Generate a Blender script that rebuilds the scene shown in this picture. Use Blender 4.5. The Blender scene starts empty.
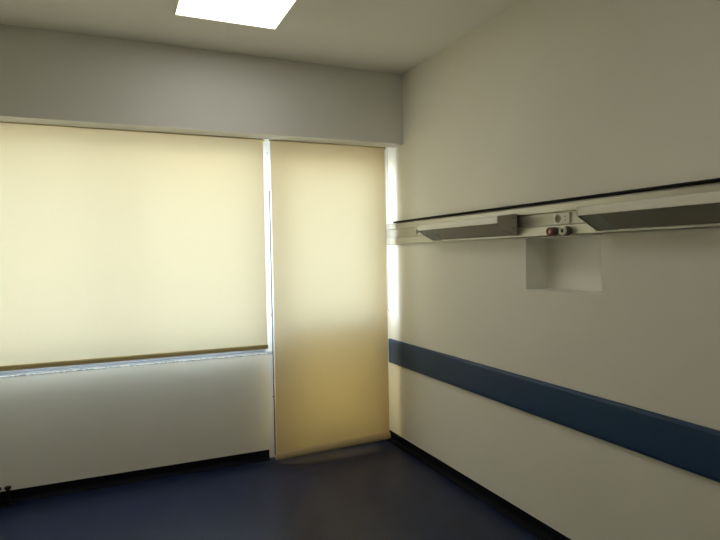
import bpy, bmesh, math, random
from mathutils import Vector, Matrix
random.seed(4)
scene = bpy.context.scene
C = scene.collection

# ------------------------------------------------------------------ materials
def new_mat(name):
    m = bpy.data.materials.new(name); m.use_nodes = True
    nt = m.node_tree
    for n in list(nt.nodes): nt.nodes.remove(n)
    out = nt.nodes.new('ShaderNodeOutputMaterial')
    return m, nt, out

def pbr(name, col, rough=.5, metal=0.0, spec=.5, var=0.0, vscale=3.0, bump=0.0, bscale=60.0, coat=0.0, detail=4.0):
    m, nt, out = new_mat(name)
    p = nt.nodes.new('ShaderNodeBsdfPrincipled')
    p.inputs['Base Color'].default_value = (*col, 1)
    p.inputs['Roughness'].default_value = rough
    p.inputs['Metallic'].default_value = metal
    p.inputs['Specular IOR Level'].default_value = spec
    p.inputs['Coat Weight'].default_value = coat
    nt.links.new(p.outputs[0], out.inputs[0])
    tc = nt.nodes.new('ShaderNodeTexCoord')
    if var > 0:
        n = nt.nodes.new('ShaderNodeTexNoise'); n.inputs['Scale'].default_value = vscale; n.inputs['Detail'].default_value = detail
        r = nt.nodes.new('ShaderNodeValToRGB')
        r.color_ramp.elements[0].position = .3; r.color_ramp.elements[1].position = .7
        r.color_ramp.elements[0].color = (*[c*(1-var) for c in col], 1)
        r.color_ramp.elements[1].color = (*[min(1, c*(1+var)) for c in col], 1)
        nt.links.new(tc.outputs['Object'], n.inputs['Vector'])
        nt.links.new(n.outputs[0], r.inputs[0]); nt.links.new(r.outputs[0], p.inputs['Base Color'])
    if bump > 0:
        n2 = nt.nodes.new('ShaderNodeTexNoise'); n2.inputs['Scale'].default_value = bscale; n2.inputs['Detail'].default_value = 3
        b = nt.nodes.new('ShaderNodeBump'); b.inputs['Strength'].default_value = bump; b.inputs['Distance'].default_value = .002
        nt.links.new(tc.outputs['Object'], n2.inputs['Vector'])
        nt.links.new(n2.outputs[0], b.inputs['Height']); nt.links.new(b.outputs[0], p.inputs['Normal'])
    return m

def emit_mat(name, col, s):
    m, nt, out = new_mat(name)
    e = nt.nodes.new('ShaderNodeEmission'); e.inputs[0].default_value = (*col, 1); e.inputs[1].default_value = s
    nt.links.new(e.outputs[0], out.inputs[0])
    return m

def fabric_mat(name, col, back, tcol, mix):
    m, nt, out = new_mat(name)
    d = nt.nodes.new('ShaderNodeBsdfDiffuse'); t = nt.nodes.new('ShaderNodeBsdfTranslucent')
    # room side cream, street side coated white
    ge = nt.nodes.new('ShaderNodeNewGeometry'); sd = nt.nodes.new('ShaderNodeMix'); sd.data_type = 'RGBA'
    sd.inputs[6].default_value = (*col, 1); sd.inputs[7].default_value = (*back, 1)
    nt.links.new(ge.outputs['Backfacing'], sd.inputs[0]); nt.links.new(sd.outputs[2], d.inputs[0])
    mx = nt.nodes.new('ShaderNodeMixShader'); mx.inputs[0].default_value = mix
    tc = nt.nodes.new('ShaderNodeTexCoord')
    # uneven weave: threads stretched along both directions
    cols = []
    mult = nt.nodes.new('ShaderNodeMix'); mult.data_type = 'RGBA'; mult.blend_type = 'MULTIPLY'; mult.inputs[0].default_value = 1.0
    for sc in ((260, 1, 6), (6, 1, 260)):
        mp = nt.nodes.new('ShaderNodeMapping'); mp.inputs['Scale'].default_value = sc
        n = nt.nodes.new('ShaderNodeTexNoise'); n.inputs['Scale'].default_value = 1.0; n.inputs['Detail'].default_value = 2
        r = nt.nodes.new('ShaderNodeValToRGB')
        r.color_ramp.elements[0].position = .25; r.color_ramp.elements[0].color = (.93, .93, .92, 1)
        r.color_ramp.elements[1].position = .75; r.color_ramp.elements[1].color = (1, 1, 1, 1)
        nt.links.new(tc.outputs['Object'], mp.inputs[0]); nt.links.new(mp.outputs[0], n.inputs['Vector']); nt.links.new(n.outputs[0], r.inputs[0])
        cols.append(r)
    nt.links.new(cols[0].outputs[0], mult.inputs[6]); nt.links.new(cols[1].outputs[0], mult.inputs[7])
    m2 = nt.nodes.new('ShaderNodeMix'); m2.data_type = 'RGBA'; m2.blend_type = 'MULTIPLY'; m2.inputs[0].default_value = 1.0
    m2.inputs[7].default_value = (*tcol, 1)
    nt.links.new(mult.outputs[2], m2.inputs[6]); nt.links.new(m2.outputs[2], t.inputs[0])
    nt.links.new(d.outputs[0], mx.inputs[1]); nt.links.new(t.outputs[0], mx.inputs[2])
    nt.links.new(mx.outputs[0], out.inputs[0])
    return m

def glass_mat(name):
    m, nt, out = new_mat(name)
    t = nt.nodes.new('ShaderNodeBsdfTransparent'); t.inputs[0].default_value = (.93, .96, .95, 1)
    g = nt.nodes.new('ShaderNodeBsdfGlossy'); g.inputs['Roughness'].default_value = .02
    lw = nt.nodes.new('ShaderNodeLayerWeight'); lw.inputs[0].default_value = .5
    p5 = nt.nodes.new('ShaderNodeMath'); p5.operation = 'POWER'; p5.inputs[1].default_value = 5
    f = nt.nodes.new('ShaderNodeMath'); f.operation = 'MULTIPLY_ADD'; f.inputs[1].default_value = .9; f.inputs[2].default_value = .04
    nt.links.new(lw.outputs['Facing'], p5.inputs[0]); nt.links.new(p5.outputs[0], f.inputs[0])
    mx = nt.nodes.new('ShaderNodeMixShader')
    nt.links.new(f.outputs[0], mx.inputs[0]); nt.links.new(t.outputs[0], mx.inputs[1]); nt.links.new(g.outputs[0], mx.inputs[2])
    nt.links.new(mx.outputs[0], out.inputs[0])
    return m

WALL = (.885, .845, .725)
M = dict(
    wall=pbr('wall_paint', WALL, .75, spec=.2, var=.015, vscale=2.2, bump=.10, bscale=90),
    lining=pbr('recess_brightening', (.95, .93, .84), .7, spec=.2, var=.01, vscale=4),
    ceil=pbr('ceiling_paint', (.91, .89, .81), .8, spec=.2, var=.012, vscale=1.5, bump=.06, bscale=70),
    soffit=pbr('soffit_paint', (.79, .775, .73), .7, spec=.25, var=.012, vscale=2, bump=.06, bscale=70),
    sill=pbr('sill_stone', (.33, .345, .37), .45, var=.12, vscale=22, bump=.35, bscale=40),
    floor=pbr('navy_vinyl', (.007, .014, .050), .38, spec=.35, var=.30, vscale=9, bump=.05, bscale=35, detail=8),
    base=pbr('black_vinyl_skirting', (.005, .0055, .009), .7, spec=.1, var=.1, vscale=8),
    band=pbr('navy_bumper', (.019, .054, .125), .48, spec=.4, var=.06, vscale=6, bump=.08, bscale=120),
    bandcap=pbr('navy_bumper_edge', (.022, .05, .10), .45, spec=.4),
    alu=pbr('satin_aluminium', (.46, .445, .38), .38, metal=.8, bump=.05, bscale=140),
    alumid=pbr('grey_aluminium', (.40, .385, .32), .42, metal=.8),
    black=pbr('black_rubber', (.005, .0045, .004), .6, spec=.12),
    white=pbr('white_frame_enamel', (.82, .83, .82), .35, var=.01),
    leafalu=pbr('pale_coated_aluminium', (.72, .57, .35), .45, var=.02),
    greyalu=pbr('grey_coated_aluminium', (.36, .37, .39), .45, var=.02),
    panel=fabric_mat('opal_door_panel', (.84, .80, .70), (.84, .80, .70), (.95, .84, .56), .46),
    lampwhite=pbr('cream_lamp_enamel', (.92, .89, .76), .38, var=.012, vscale=12),
    lampend=pbr('grey_lamp_end', (.50, .47, .38), .45),
    lampdark=pbr('green_grey_lamp_reflection', (.13, .145, .115), .25),
    lampgap=pbr('dark_lamp_gap', (.012, .011, .009), .6),
    lampdif=pbr('smoked_acrylic', (.12, .105, .06), .09, spec=.6, var=.04, vscale=10),
    plastic=pbr('ivory_plastic', (.80, .76, .62), .35),
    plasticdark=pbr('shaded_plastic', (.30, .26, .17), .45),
    slot=pbr('contact_black', (.01, .01, .01), .4),
    red=pbr('dark_red_plastic', (.25, .028, .02), .38),
    brown=pbr('dark_brown_plastic', (.07, .052, .035), .42),
    brass=pbr('brass', (.42, .33, .16), .35, metal=.8),
    steel=pbr('screw_steel', (.45, .44, .40), .35, metal=.9),
    bar=pbr('bronze_bottom_bar', (.66, .53, .26), .45, spec=.4),
    hem=fabric_mat('blind_hem_fabric', (.86, .66, .36), (.86, .66, .36), (.50, .38, .16), .08),
    fabric=fabric_mat('cream_blind_fabric', (.93, .68, .32), (.86, .86, .85), (.96, .865, .60), .190),
    chain=pbr('white_bead_chain', (.34, .33, .30), .4),
    glass=glass_mat('window_glass'),
    led=emit_mat('led_panel', (1.0, .98, .93), 3.3),
    dark=pbr('dark_iron', (.012, .010, .008), .45, metal=.4),
)

# ------------------------------------------------------------------ mesh helpers
def box(bm, x0, x1, y0, y1, z0, z1):
    v = [bm.verts.new((x, y, z)) for x in (x0, x1) for y in (y0, y1) for z in (z0, z1)]
    for f in ((0,1,3,2),(4,6,7,5),(0,4,5,1),(2,3,7,6),(0,2,6,4),(1,5,7,3)):
        bm.faces.new([v[i] for i in f])

def prism(bm, prof, a, b, axis='y'):
    """closed profile extruded from a to b along an axis; prof in (x,z) for y, (y,z) for x, (x,y) for z"""
    def P(p, t):
        return {'y': (p[0], t, p[1]), 'x': (t, p[0], p[1]), 'z': (p[0], p[1], t)}[axis]
    A = [bm.verts.new(P(p, a)) for p in prof]; B = [bm.verts.new(P(p, b)) for p in prof]
    n = len(prof)
    for i in range(n):
        bm.faces.new((A[i], A[(i+1) % n], B[(i+1) % n], B[i]))
    bm.faces.new(A[::-1]); bm.faces.new(B)

def lathe(bm, prof, origin, axis, seg=32):
    """prof: list of (distance along axis, radius)"""
    ax = Vector(axis).normalized(); t = Vector((0,0,1)) if abs(ax.z) < .9 else Vector((1,0,0))
    u = ax.cross(t).normalized(); w = ax.cross(u); o = Vector(origin)
    rings = []
    for d, r in prof:
        if r < 1e-6: rings.append([bm.verts.new(o+ax*d)])
        else: rings.append([bm.verts.new(o+ax*d+(u*math.cos(2*math.pi*k/seg)+w*math.sin(2*math.pi*k/seg))*r) for k in range(seg)])
    for R0, R1 in zip(rings, rings[1:]):
        for k in range(seg):
            a, b = R0[k % len(R0)], R0[(k+1) % len(R0)]; c, d = R1[(k+1) % len(R1)], R1[k % len(R1)]
            vs = []
            for q in (a, b, c, d):
                if q not in vs: vs.append(q)
            if len(vs) > 2: bm.faces.new(vs)

def tube(bm, pts, r, seg=8):
    pts = [Vector(p) for p in pts]; rings = []
    for i, p in enumerate(pts):
        d = (pts[min(i+1, len(pts)-1)]-pts[max(i-1, 0)]).normalized()
        t = Vector((1,0,0)) if abs(d.x) < .9 else Vector((0,1,0))
        u = d.cross(t).normalized(); w = d.cross(u)
        rings.append([bm.verts.new(p+(u*math.cos(2*math.pi*k/seg)+w*math.sin(2*math.pi*k/seg))*r) for k in range(seg)])
    for R0, R1 in zip(rings, rings[1:]):
        for k in range(seg): bm.faces.new((R0[k], R0[(k+1) % seg], R1[(k+1) % seg], R1[k]))
    bm.faces.new(rings[0][::-1]); bm.faces.new(rings[-1])

def obj(name, bm, mat, parent=None, bevel=0.0, smooth=False, segs=2):
    bmesh.ops.recalc_face_normals(bm, faces=bm.faces[:])
    me = bpy.data.meshes.new(name); bm.to_mesh(me); bm.free()
    me.materials.append(mat)
    o = bpy.data.objects.new(name, me); C.objects.link(o)
    if smooth:
        for p in me.polygons: p.use_smooth = True
    if bevel:
        b = o.modifiers.new('bevel', 'BEVEL'); b.width = bevel; b.segments = segs; b.limit_method = 'ANGLE'; b.angle_limit = math.radians(40)
    if parent:
        o.parent = parent
        o.matrix_parent_inverse = Matrix.Translation(-root_loc(parent))
    return o

def root_loc(o):
    v = Vector((0,0,0))
    while o is not None:
        v = v + o.location; o = o.parent if o.parent and o.type == 'EMPTY' else None
    return v

def B(*boxes):
    bm = bmesh.new()
    for b in boxes: box(bm, *b)
    return bm

def struct(name, bm, mat, label=None, bevel=0.0):
    o = obj(name, bm, mat, bevel=bevel); o['kind'] = 'structure'
    if label: o['label'] = label
    return o

def empty(name, loc=(0,0,0), kind=None, label=None, cat=None, group=None):
    o = bpy.data.objects.new(name, None); C.objects.link(o); o.location = loc
    o.empty_display_size = .05
    tag(o, label, cat, group, kind)
    return o

def tag(o, label=None, cat=None, group=None, kind=None):
    if label: o['label'] = label
    if cat: o['category'] = cat
    if group: o['group'] = group
    if kind: o['kind'] = kind

# ------------------------------------------------------------------ dimensions (metres)
H = 2.80                   # ceiling
XL, YB = -3.1, -4.6       # left and back walls
SOF = 2.288                # underside of the boxed beam
PAR = .776                 # top of the parapet
XP = -.990                # free end of the parapet, door opening to the right
YF, YO = .13, .40          # inner and outer face of the window wall
YW = .155                  # room face of the window and door frames

# ------------------------------------------------------------------ room shell
struct('floor', B((XL-.1, .3, YB-.1, YO+.02, -.12, 0)), M['floor'], 'dark navy vinyl floor')

bm = bmesh.new(); box(bm, XL-.1, .3, YB-.1, YO, H, H+.15)
struct('ceiling', bm, M['ceil'], 'plain painted ceiling')

# right wall with the recess under the trunking
NY0, NY1, NZ0, NZ1, ND = -2.006, -1.501, 1.275, 1.541, .145
bm = bmesh.new()
ys = [YB-.1, NY0, NY1, YO]; zs = [0, NZ0, NZ1, H]
def quad(bm, *ps): bm.faces.new([bm.verts.new(p) for p in ps])
for i in range(3):
    for j in range(3):
        if i == 1 and j == 1: continue
        quad(bm, (0, ys[i], zs[j]), (0, ys[i+1], zs[j]), (0, ys[i+1], zs[j+1]), (0, ys[i], zs[j+1]))
X2 = .3
quad(bm, (X2, YB-.1, 0), (X2, YO, 0), (X2, YO, H), (X2, YB-.1, H))
quad(bm, (0, YB-.1, 0), (X2, YB-.1, 0), (X2, YB-.1, H), (0, YB-.1, H))
quad(bm, (0, YO, 0), (X2, YO, 0), (X2, YO, H), (0, YO, H))
quad(bm, (0, YB-.1, 0), (0, YO, 0), (X2, YO, 0), (X2, YB-.1, 0))
quad(bm, (0, YB-.1, H), (0, YO, H), (X2, YO, H), (X2, YB-.1, H))
bmesh.ops.remove_doubles(bm, verts=bm.verts[:], dist=1e-5)
struct('wall_right', bm, M['wall'], 'long cream wall with a shallow square recess')

struct('wall_left', B((XL-.1, XL, YB, YO, 0, H)), M['wall'])
struct('wall_back', B((XL, 0, YB-.1, YB, 0, H)), M['wall'])
struct('wall_front', B((XL, XP, YF, YO, 0, PAR), (XL, -2.98, YF, YO, PAR, H), (-2.98, 0, YF, YO, 2.302, H)), M['wall'], 'window wall with low parapet under the wide blind')
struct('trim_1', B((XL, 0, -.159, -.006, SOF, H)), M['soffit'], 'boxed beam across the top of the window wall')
# added lining, its colour lightened so the recess reads brighter than the wall
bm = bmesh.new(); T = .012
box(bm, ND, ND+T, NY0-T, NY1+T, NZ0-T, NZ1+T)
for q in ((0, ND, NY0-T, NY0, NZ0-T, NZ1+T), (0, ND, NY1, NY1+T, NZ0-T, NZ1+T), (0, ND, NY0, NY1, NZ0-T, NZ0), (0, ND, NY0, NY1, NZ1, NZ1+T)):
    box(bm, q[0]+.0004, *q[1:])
struct('trim_3', bm, M['lining'], 'added pale lining brightening the square wall recess')
# stone sill bed on the parapet, a little rough along its front edge
bm = bmesh.new()
n = 160; xs = [-2.98+(XP+3.02)*i/n for i in range(n+1)]
top = .006
rows = []
for i, x in enumerate(xs):
    j = random.uniform(-.0018, .0018); k = random.uniform(-.0018, .0012)
    rows.append([bm.verts.new(p) for p in ((x, YF-.002+j*.6, PAR-.010+k), (x, YF+.004+j, PAR+top+k), (x, YW+.02, PAR+top), (x, YW+.02, PAR-.010))])
for a, b in zip(rows, rows[1:]):
    for k in range(4): bm.faces.new((a[k], a[(k+1) % 4], b[(k+1) % 4], b[k]))
bm.faces.new(rows[0]); bm.faces.new(rows[-1][::-1])
struct('trim_2', bm, M['sill'], 'rough pale sill on top of the parapet')

# coved skirtings
def cove(h=.070, t=.004, r=.032, n=6):
    p = [(0, 0), (0, h), (-t, h), (-t, r)]
    for i in range(1, n+1):
        a = math.pi/2*i/n
        p.append((-t-r+r*math.cos(a), r-r*math.sin(a)+.0012))
    p.append((-t-r, 0))
    return p
pr = cove()
bm = bmesh.new(); prism(bm, [(x, z) for x, z in pr], YB, YW, 'y')
struct('baseboard_right', bm, M['base'])
bm = bmesh.new(); prism(bm, [(YF+x, z) for x, z in pr], XL, XP, 'x')
struct('baseboard_front', bm, M['base'])
bm = bmesh.new(); prism(bm, [(XL-x, z) for x, z in pr], YB, YF, 'y')
struct('baseboard_left', bm, M['base'])
bm = bmesh.new(); prism(bm, [(YB-x, z) for x, z in pr], XL, 0, 'x')
struct('baseboard_back', bm, M['base'])

# ------------------------------------------------------------------ window and balcony door (behind the blinds)
w = empty('window_1', (-2.03, YW, PAR), 'structure', 'wide white framed window behind the wide blind')
WX0, WX1, WZ0, WZ1 = -2.98, -1.0, PAR+.006, 2.302
mx = -1.945
bm = B((WX0, WX1, YW, YW+.07, WZ0, WZ0+.085), (WX0, WX1, YW, YW+.07, WZ1-.06, WZ1), (WX0, WX0+.05, YW, YW+.07, WZ0+.085, WZ1-.06),
       (WX1-.03, WX1, YW, YW+.07, WZ0+.085, WZ1-.06), (mx-.020, mx+.020, YW, YW+.07, WZ0+.085, WZ1-.06))
obj('window_frame', bm, M['greyalu'], w, .004)
for a, b in ((WX0+.05, mx-.020), (mx+.020, WX1-.03)):
    obj('glass_pane', B((a, b, YW+.035, YW+.041, WZ0+.085, WZ1-.06)), M['glass'], w)

d = empty('door_1', (-.5, YW, 0), 'structure', 'glazed balcony door behind the tall narrow blind')
fr = obj('frame_post', B((-1.0, -.922, YW-.012, YW+.085, 0, WZ1)), M['white'], d, .004)
obj('door_frame', B((-.075, 0, YW, YW+.085, 0, WZ1), (-.922, -.075, YW, YW+.085, 2.235, WZ1), (-.922, -.075, YW, YW+.085, 0, .022)), M['greyalu'], d, .004)
for z in (2.22, 1.70, 1.05, .45):
    bm = bmesh.new(); lathe(bm, [(-.001, .0055), (.0015, .0055), (.003, .003), (.003, 0)], (-.951, YW-.012, z), (0, -1, 0), 12)
    obj('frame_screw', bm, M['steel'], fr, smooth=True)
obj('gasket', B((-.945, -.940, YW-.016, YW-.012, .02, 1.95)), M['black'], fr)
LX0, LX1 = -.922+.004, -.075-.004
leaf = obj('door_leaf', B((LX0, LX0+.06, YW+.01, YW+.065, .026, 2.231), (LX1-.085, LX1, YW+.01, YW+.065, .026, 2.231), (LX0+.06, LX1-.085, YW+.01, YW+.065, 2.175, 2.231),
                          (LX0+.06, LX1-.085, YW+.01, YW+.065, .026, .12), (LX0+.06, LX1-.085, YW+.01, YW+.065, .93, 1.0)), M['leafalu'], d, .004)
obj('lower_panel', B((LX0+.06, LX1-.085, YW+.025, YW+.05, .12, .93)), M['panel'], leaf)
obj('glass_pane', B((LX0+.06, LX1-.085, YW+.033, YW+.039, 1.0, 2.175)), M['glass'], leaf)

# ------------------------------------------------------------------ roller blinds
def blind(x0, x1, zb, label, door, seed):
    rnd = random.Random(seed)
    t = empty('roller_blind', ((x0+x1)/2, 0, zb), None, label, 'blind')
    zt = SOF+.045
    bm = bmesh.new(); nx, nz = 40, 40
    ph = [rnd.uniform(0, 6.28) for _ in range(4)]
    g = []
    z0 = zb+(.030 if not door else .038)
    for j in range(nz+1):
        z = z0+(zt-z0)*j/nz; row = []
        for i in range(nx+1):
            u = i/nx; v = 1-j/nz
            y = v*(.0022*math.sin(2.2*math.pi*u+ph[0])+.0014*math.sin(5*math.pi*u+ph[1])+.001*math.sin(7*v+ph[2]+3*u))
            y *= min(1, (1-v)*6+.25)
            row.append(bm.verts.new((x0+(x1-x0)*u, y, z)))
        g.append(row)
    for j in range(nz):
        for i in range(nx): bm.faces.new((g[j][i], g[j][i+1], g[j+1][i+1], g[j+1][i]))
    fb = obj('fabric', bm, M['fabric'], t, smooth=True)
    if sum(p.normal.y for p in fb.data.polygons) > 0: fb.data.flip_normals()   # cream side towards the room
    bm = bmesh.new()
    if door:
        # fabric hem sewn around the bottom lath
        prof = [(.0115*math.sin(a), zb+.025+.025*-math.cos(a)) for a in [2*math.pi*k/20 for k in range(20)]]
        def tilt(bm):
            for v in bm.verts: v.co.z += .011*(v.co.x-(x0+x1)/2)/.45
        prism(bm, prof, x0-.008, x1+.004, 'x'); tilt(bm)
        hb = obj('bottom_bar', bm, M['hem'], t, smooth=False)
        for xx in (x0-.008, x1+.004):
            s = -1 if xx < (x0+x1)/2 else 1
            bm = bmesh.new(); lathe(bm, [(0, .0095), (.003, .0095), (.005, .006), (.005, 0)], (xx, 0, zb+.014), (s, 0, 0), 16); tilt(bm)
            obj('end_plug', bm, M['plastic'], hb, smooth=True)
        bm = bmesh.new(); prism(bm, [(-.0078, zb), (.0078, zb), (.0078, zb+.013), (-.0105, zb+.013)], x0, x1, 'x'); tilt(bm)
        obj('lath', bm, M['bar'], hb)
    else:
        prism(bm, [(-.010, zb+.002), (-.008, zb), (.008, zb), (.010, zb+.002), (.009, zb+.024), (.004, zb+.030), (-.004, zb+.030), (-.009, zb+.024)], x0, x1, 'x')
        hb = obj('bottom_bar', bm, M['bar'], t)
        for xx, s in ((x0, -1), (x1, 1)):
            bm = bmesh.new(); box(bm, min(xx, xx+s*.003), max(xx, xx+s*.003), -.009, .009, zb+.001, zb+.027)
            obj('end_plug', bm, M['brown'], hb, .001)
    obj('gap_shade_strip', B((x0, x1, -.0055, -.0012, SOF-.006, SOF+.004)), M['bar'], t)  # added strip standing in for the dark shadow gap below the beam
    bm = bmesh.new(); lathe(bm, [(0, 0), (0, .022), (x1-x0, .022), (x1-x0, 0)], (x0, .0235, zt), (1, 0, 0), 32)
    obj('roller_tube', bm, M['alu'], t, smooth=False)
    for xx, s in ((x0, -1), (x1, 1)):
        k = xx+s*.003
        bm = B((min(k, k+s*.004), max(k, k+s*.004), .004, .046, zt-.058, zt+.03))
        lathe(bm, [(0, .011), (.004, .011), (.004, 0)], (k+s*.004, .0235, zt-.030), (s, 0, 0), 14)
        br = obj('bracket', bm, M['plastic'], t, .001)
        bm = bmesh.new(); lathe(bm, [(0, .0045), (.003, .0045), (.004, 0)], (k+(.002), .004, zt-.052), (0, -1, 0), 10)
        obj('bracket_screw', bm, M['brass'], br, smooth=True)
    if door:
        # bead chain loop between the fabric and the wall
        zc = 1.035; xa, xb = x1+.010, x1+.037
        pts = [(xa, .012, zt-.03)]
        pts += [(xa+.002*math.sin(i*.7), .012, zt-.03+(zc+.02-zt+.03)*i/14) for i in range(1, 15)]
        r = (xb-xa)/2
        pts += [(xa+r-r*math.cos(a), .012, zc+.02-.018*math.sin(a)) for a in [math.pi*k/8 for k in range(1, 8)]]
        pts += [(xb-.010*math.sin(math.pi*i/28), .012, zc+.02+(zt-.03-zc-.02)*i/14) for i in range(15)]
        bm = bmesh.new(); tube(bm, pts, .0013, 6)
        obj('bead_chain', bm, M['chain'], t, smooth=True)
    return t
blind(-2.95, -1.018, .828, 'wide cream roller blind lowered over the window above the parapet', False, 3)
blind(-.968, -.076, .044, 'tall narrow cream roller blind hanging to the floor over the balcony door', True, 8)

# ------------------------------------------------------------------ wall bumper
YE = -4.2
t = empty('wall_bumper', (0, -1.5, .62), None, 'wide navy blue bumper band running along the lower right wall', 'bumper rail')
Z0, Z1 = .620, .811
bm = bmesh.new()
prism(bm, [(0, Z0+.004), (-.010, Z0), (-.017, Z0+.004), (-.021, Z0+.016), (-.022, Z0+.05), (-.022, Z1-.05), (-.021, Z1-.016), (-.017, Z1-.004), (-.010, Z1), (0, Z1-.004)], YE, .095, 'y')
obj('cover', bm, M['band'], t)
for ya, yb in ((YE-.012, YE), (.095, .104)):
    obj('end_cap', B((-.021, 0, ya, yb, Z0+.002, Z1-.002)), M['bandcap'], t, .003)

# ------------------------------------------------------------------ bedhead trunking
YT0, YT1 = -3.55, .118
t = empty('bedhead_trunking', (0, -1.5, 1.547), None, 'long pale metal bedhead trunking with black top edge along the right wall', 'wall trunking')
bm = bmesh.new(); prism(bm, [(0, 1.548), (-.026, 1.548), (-.031, 1.553), (-.031, 1.597), (-.027, 1.601), (0, 1.601)], YT0, YT1, 'y')
obj('lower_cover', bm, M['alu'], t)
bm = bmesh.new(); prism(bm, [(0, 1.6015), (-.023, 1.6015), (-.023, 1.6615), (0, 1.6615)], YT0, YT1, 'y')
obj('socket_channel', bm, M['alumid'], t)
bm = bmesh.new(); prism(bm, [(0, 1.662), (-.027, 1.662), (-.031, 1.666), (-.031, 1.699), (-.026, 1.7085), (0, 1.7085)], YT0, YT1, 'y')
obj('upper_cover', bm, M['alu'], t)
bm = bmesh.new(); prism(bm, [(0, 1.711), (-.032, 1.711), (-.033, 1.715), (-.028, 1.723), (0, 1.725)], YT0, -.030, 'y')
o = obj('top_edge', bm, M['black'], t); o['label'] = 'thin black strip along the top'
for ya, yb in ((YT0-.006, YT0), (YT1, YT1+.006)):
    bm = bmesh.new(); prism(bm, [(0, 1.549), (-.03, 1.549), (-.03, 1.708), (0, 1.708)], ya, yb, 'y')
    obj('end_cap', bm, M['alumid'], t)

# ------------------------------------------------------------------ bed lamps on the trunking
def lamp(ya, yb, label):
    """wedge-shaped lamp body; ya is the window end, yb the end nearer the camera"""
    L = empty('bed_lamp', (-.033, (ya+yb)/2, 1.560), None, label, 'lamp', None)
    xb_, xf = -.036, -.163
    e = .008
    # shell: back, top and front, open below
    prof = [(xb_, 1.560), (xb_, 1.673), (xb_-.018, 1.674), (xf+.004, 1.662), (xf, 1.658), (xf, 1.626), (xf+.004, 1.6245), (xf+.007, 1.630),
            (xf+.007, 1.653), (xb_-.014, 1.665), (xb_-.008, 1.665), (xb_-.008, 1.562)]
    bm = bmesh.new(); prism(bm, prof, yb+e, ya-e, 'y')
    obj('housing', bm, M['lampwhite'], L)
    capp = [(xb_, 1.559), (xb_, 1.674), (xb_-.018, 1.675), (xf+.003, 1.663), (xf-.001, 1.659), (xf-.001, 1.6255), (xf+.004, 1.622), (xb_-.012, 1.559)]
    for a, b in ((yb, yb+e), (ya-e, ya)):
        bm = bmesh.new(); prism(bm, capp, a, b, 'y')
        c = obj('end_cap', bm, M['lampend'], L, .0012)
        for z in (1.600, 1.655):
            bm = bmesh.new(); s = -1 if a == yb else 1; y0 = yb if s < 0 else ya
            lathe(bm, [(0, .004), (.0015, .004), (.0025, 0)], (-.062, y0, z), (0, s, 0), 10)
            obj('cap_screw', bm, M['lampgap'], c, smooth=True)
    # smoked diffuser closing the slanted underside
    bm = bmesh.new(); prism(bm, [(xf+.0075, 1.6265), (xf+.010, 1.6315), (xb_-.010, 1.568), (xb_-.011, 1.5615)], yb+e, ya-e-.11, 'y')
    obj('diffuser', bm, M['lampdif'], L)
    bm = bmesh.new(); prism(bm, [(xf+.0072, 1.6255), (xf+.010, 1.6315), (xb_-.0085, 1.568), (xb_-.0088, 1.560)], ya-e-.11, ya-e, 'y')
    o = obj('diffuser_reflection', bm, M['lampdark'], L); o['label'] = 'dark green-grey reflection coloured into the end of the underside'  # end section coloured dark for the reflection in the glossy cover
    # clip holding the lamp on the trunking
    obj('mounting_plate', B((xb_, -.0312, yb+.006, ya-.006, 1.565, 1.668)), M['lampgap'], L)
    return L
lamp(-.630, -1.478, 'slanted bed lamp on the trunking nearer the window, left of the wall recess')
lamp(-2.022, -2.872, 'slanted bed lamp on the trunking right of the wall recess, farther from window')

# ------------------------------------------------------------------ sockets in the channel
def socket(yc, label):
    s = empty('power_socket', (-.0232, yc, 1.603), None, label, 'socket')
    ya, yb, za, zb = yc-.050, yc+.050, 1.6035, 1.6565
    zc = (za+zb)/2; ys_ = yc+.024
    # cover plate with a round well: ring of quads between circle and rectangle
    bm = bmesh.new(); seg = 32; r = .0195; xf = -.0315
    box(bm, xf, -.0232, ya, ys_-.0235, za, zb)
    circ = [(ys_+r*math.cos(2*math.pi*k/seg), zc+r*math.sin(2*math.pi*k/seg)) for k in range(seg)]
    def out(y, z):
        dy, dz = y-ys_, z-zc; k = min((.0235 if dy < 0 else yb-ys_)/max(abs(dy), 1e-9), ((zb-za)/2)/max(abs(dz), 1e-9))
        return (ys_+dy*k, zc+dz*k)
    ci = [bm.verts.new((xf, *p)) for p in circ]; co = [bm.verts.new((xf, *out(*p))) for p in circ]
    cb = [bm.verts.new((-.0238, *p)) for p in circ]; ob = [bm.verts.new((-.0232, *out(*p))) for p in circ]
    for k in range(seg):
        q = (k+1) % seg
        bm.faces.new((ci[k], co[k], co[q], ci[q])); bm.faces.new((ci[k], ci[q], cb[q], cb[k])); bm.faces.new((co[k], ob[k], ob[q], co[q]))
    obj('cover_plate', bm, M['plastic'], s)
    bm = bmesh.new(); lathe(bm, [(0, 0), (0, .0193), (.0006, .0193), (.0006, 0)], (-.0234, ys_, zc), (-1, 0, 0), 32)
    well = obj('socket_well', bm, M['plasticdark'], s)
    for dy in (-.0095, .0095):
        bm = bmesh.new(); lathe(bm, [(0, .0028), (.0008, .0028), (.0008, 0)], (-.0240, ys_+dy, zc), (-1, 0, 0), 12)
        obj('contact_hole', bm, M['slot'], well)
    for dz in (-.0165, .0165):
        obj('earth_clip', B((-.0300, -.0240, ys_-.003, ys_+.003, zc+dz-.0015, zc+dz+.0015)), M['brass'], well)
    for dz in (-.009, .008):
        bm = bmesh.new(); box(bm, xf-.0012, xf, yc-.027, yc-.021, zc+dz-.003, zc+dz+.003)
        obj('indicator', bm, M['plasticdark'], s)
    return s
socket(-1.795, 'ivory socket in the trunking above the two gas outlets, between the lamps')
socket(-1.966, 'ivory socket half hidden behind the window-side end of the right-hand lamp')
socket(-.425, 'ivory socket half hidden behind the window-side end of the left-hand lamp')

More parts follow.
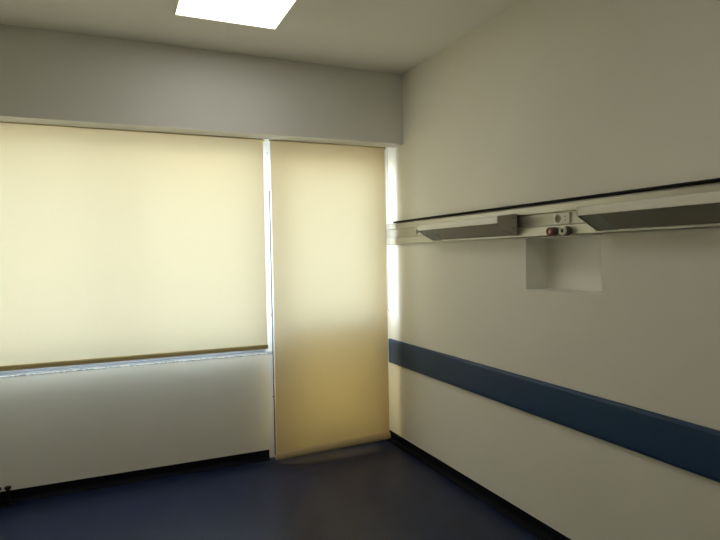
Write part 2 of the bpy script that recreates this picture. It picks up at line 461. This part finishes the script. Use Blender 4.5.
# ------------------------------------------------------------------ medical gas outlets
def gas(yc, label, ring, bodym, seat):
    x0 = -.0312; zc = 1.5685
    g = empty('gas_outlet', (x0, yc, zc), None, label, 'gas outlet')
    bm = bmesh.new(); lathe(bm, [(0, 0), (0, .0215), (.003, .0225), (.010, .0225), (.012, .0205), (.026, .0205), (.028, .0195), (.028, 0)], (x0, yc, zc), (-1, 0, 0), 36)
    obj('body', bm, bodym, g, .0008)
    bm = bmesh.new(); lathe(bm, [(.0282, .0205), (.036, .0215), (.040, .0200), (.0405, .0165), (.039, .0100), (.0282, .0095)], (x0, yc, zc), (-1, 0, 0), 36)
    rg = obj('collar', bm, ring, g, smooth=True)
    bm = bmesh.new(); lathe(bm, [(.0282, 0), (.0282, .0090), (.036, .0085), (.0375, .0045), (.0375, .0040), (.030, .0038), (.030, 0)], (x0, yc, zc), (-1, 0, 0), 24)
    vs_ = obj('valve_seat', bm, seat, g)
    bm = bmesh.new(); lathe(bm, [(.0301, 0), (.0301, .0037), (.0345, .0037), (.0345, 0)], (x0, yc, zc), (-1, 0, 0), 16)
    obj('valve_pin', bm, M['slot'], vs_)
    return g
gas(-1.752, 'round red-collared gas outlet under the ivory socket', M['red'], M['brown'], M['plastic'])
gas(-1.838, 'round white-collared gas outlet with dark body, right of the red one', M['plastic'], M['brown'], M['slot'])

# ------------------------------------------------------------------ ceiling light
def ceiling_light(y1, label):
    x0, x1, y0 = -1.670, -1.087, y1-.590
    t = empty('ceiling_light', ((x0+x1)/2, y1-.302, H), None, label, 'ceiling light')
    bm = bmesh.new()
    for a in ((x0, x1, y1-.016, y1), (x0, x1, y0, y0+.016), (x0, x0+.016, y0+.016, y1-.016), (x1-.016, x1, y0+.016, y1-.016)):
        box(bm, *a, H-.011, H-.0005)
    obj('frame', bm, M['lampwhite'], t, .002)
    obj('diffuser', B((x0+.016, x1-.016, y0+.016, y1-.016, H-.007, H-.0015)), M['led'], t)
ceiling_light(-.646, 'square white glowing panel light in the ceiling near the window')
ceiling_light(-3.046, 'added unseen panel light in the ceiling, brightening the right wall')  # second panel added out of view to lift the dim right wall

# ------------------------------------------------------------------ capped pipes by the parapet at the left
def pipe(x, y, label):
    p = empty('pipe_stub', (x, y, 0), None, label, 'pipe', 'pipe stubs by the parapet')
    bm = bmesh.new(); lathe(bm, [(0, 0), (0, .022), (.006, .022), (.008, .0105), (.098, .0105), (.098, 0)], (x, y, 0), (0, 0, 1), 20)
    obj('pipe', bm, M['dark'], p, smooth=False)
    bm = bmesh.new(); lathe(bm, [(.0985, 0), (.0985, .0150), (.102, .0175), (.111, .0175), (.115, .0150), (.115, 0)], (x, y, 0), (0, 0, 1), 20)
    obj('cap', bm, M['dark'], p, smooth=False)
pipe(-2.615, .075, 'short dark capped pipe standing at the parapet foot, far left edge')
pipe(-2.666, .075, 'dark capped pipe just cut by the left edge of the picture')

# ------------------------------------------------------------------ daylight
wd = bpy.data.worlds.new('sky'); scene.world = wd; wd.use_nodes = True
nt = wd.node_tree
bg = nt.nodes['Background']
tc = nt.nodes.new('ShaderNodeTexCoord'); sp = nt.nodes.new('ShaderNodeSeparateXYZ'); rp = nt.nodes.new('ShaderNodeValToRGB')
mr = nt.nodes.new('ShaderNodeMapRange'); mr.inputs[1].default_value = -1; mr.inputs[2].default_value = 1
nt.links.new(tc.outputs['Generated'], sp.inputs[0]); nt.links.new(sp.outputs[2], mr.inputs[0]); nt.links.new(mr.outputs[0], rp.inputs[0]); nt.links.new(rp.outputs[0], bg.inputs[0])
e = rp.color_ramp.elements
e[0].position = .0; e[0].color = (.62, .60, .56, 1)
e[1].position = 1.0; e[1].color = (.70, .90, 1.22, 1)
k = e.new(.47); k.color = (.72, .72, .70, 1)
k = e.new(.53); k.color = (.93, 1.0, 1.12, 1)
# hazy glare low over the street to the left, where the sun-lit facades stand
vm = nt.nodes.new('ShaderNodeVectorMath'); vm.operation = 'DOT_PRODUCT'
nv = nt.nodes.new('ShaderNodeVectorMath'); nv.operation = 'NORMALIZE'
nt.links.new(tc.outputs['Generated'], nv.inputs[0]); nt.links.new(nv.outputs[0], vm.inputs[0])
vm.inputs[1].default_value = Vector((-.94, .335, .05)).normalized()
mxm = nt.nodes.new('ShaderNodeMath'); mxm.operation = 'MAXIMUM'; mxm.inputs[1].default_value = 0
pw = nt.nodes.new('ShaderNodeMath'); pw.operation = 'POWER'; pw.inputs[1].default_value = 70
nt.links.new(vm.outputs['Value'], mxm.inputs[0]); nt.links.new(mxm.outputs[0], pw.inputs[0])
gl = nt.nodes.new('ShaderNodeMix'); gl.data_type = 'RGBA'; gl.blend_type = 'ADD'; gl.inputs[0].default_value = 1.0; gl.clamp_result = False
sc = nt.nodes.new('ShaderNodeVectorMath'); sc.operation = 'SCALE'; sc.inputs[0].default_value = (5.0, 5.5, 6.2)
nt.links.new(pw.outputs[0], sc.inputs['Scale'])
nt.links.new(rp.outputs[0], gl.inputs[6]); nt.links.new(sc.outputs[0], gl.inputs[7]); nt.links.new(gl.outputs[2], bg.inputs[0])
bg.inputs[1].default_value = 5.0

# ------------------------------------------------------------------ camera
F = 569.0745; yaw, pit, roll = .415566, -.026, -.0181
cd = bpy.data.cameras.new('camera'); cam = bpy.data.objects.new('camera', cd); C.objects.link(cam)
cd.sensor_width = 36; cd.lens = 36*F/720; cd.clip_start = .05
fw = Vector((math.sin(yaw)*math.cos(pit), math.cos(yaw)*math.cos(pit), math.sin(pit)))
r = Vector((math.cos(yaw), -math.sin(yaw), 0)); u = r.cross(fw)
r2 = r*math.cos(roll)+u*math.sin(roll); u2 = -r*math.sin(roll)+u*math.cos(roll)
R = Matrix((r2, u2, -fw)).transposed().to_4x4()
cam.matrix_world = Matrix.Translation((-2.0216, -3.9029, 1.4712)) @ R
scene.camera = cam
vs = scene.view_settings
vs.view_transform = 'Standard'; vs.look = 'None'; vs.gamma = 1; vs.use_curve_mapping = False
vs.exposure = 0.68
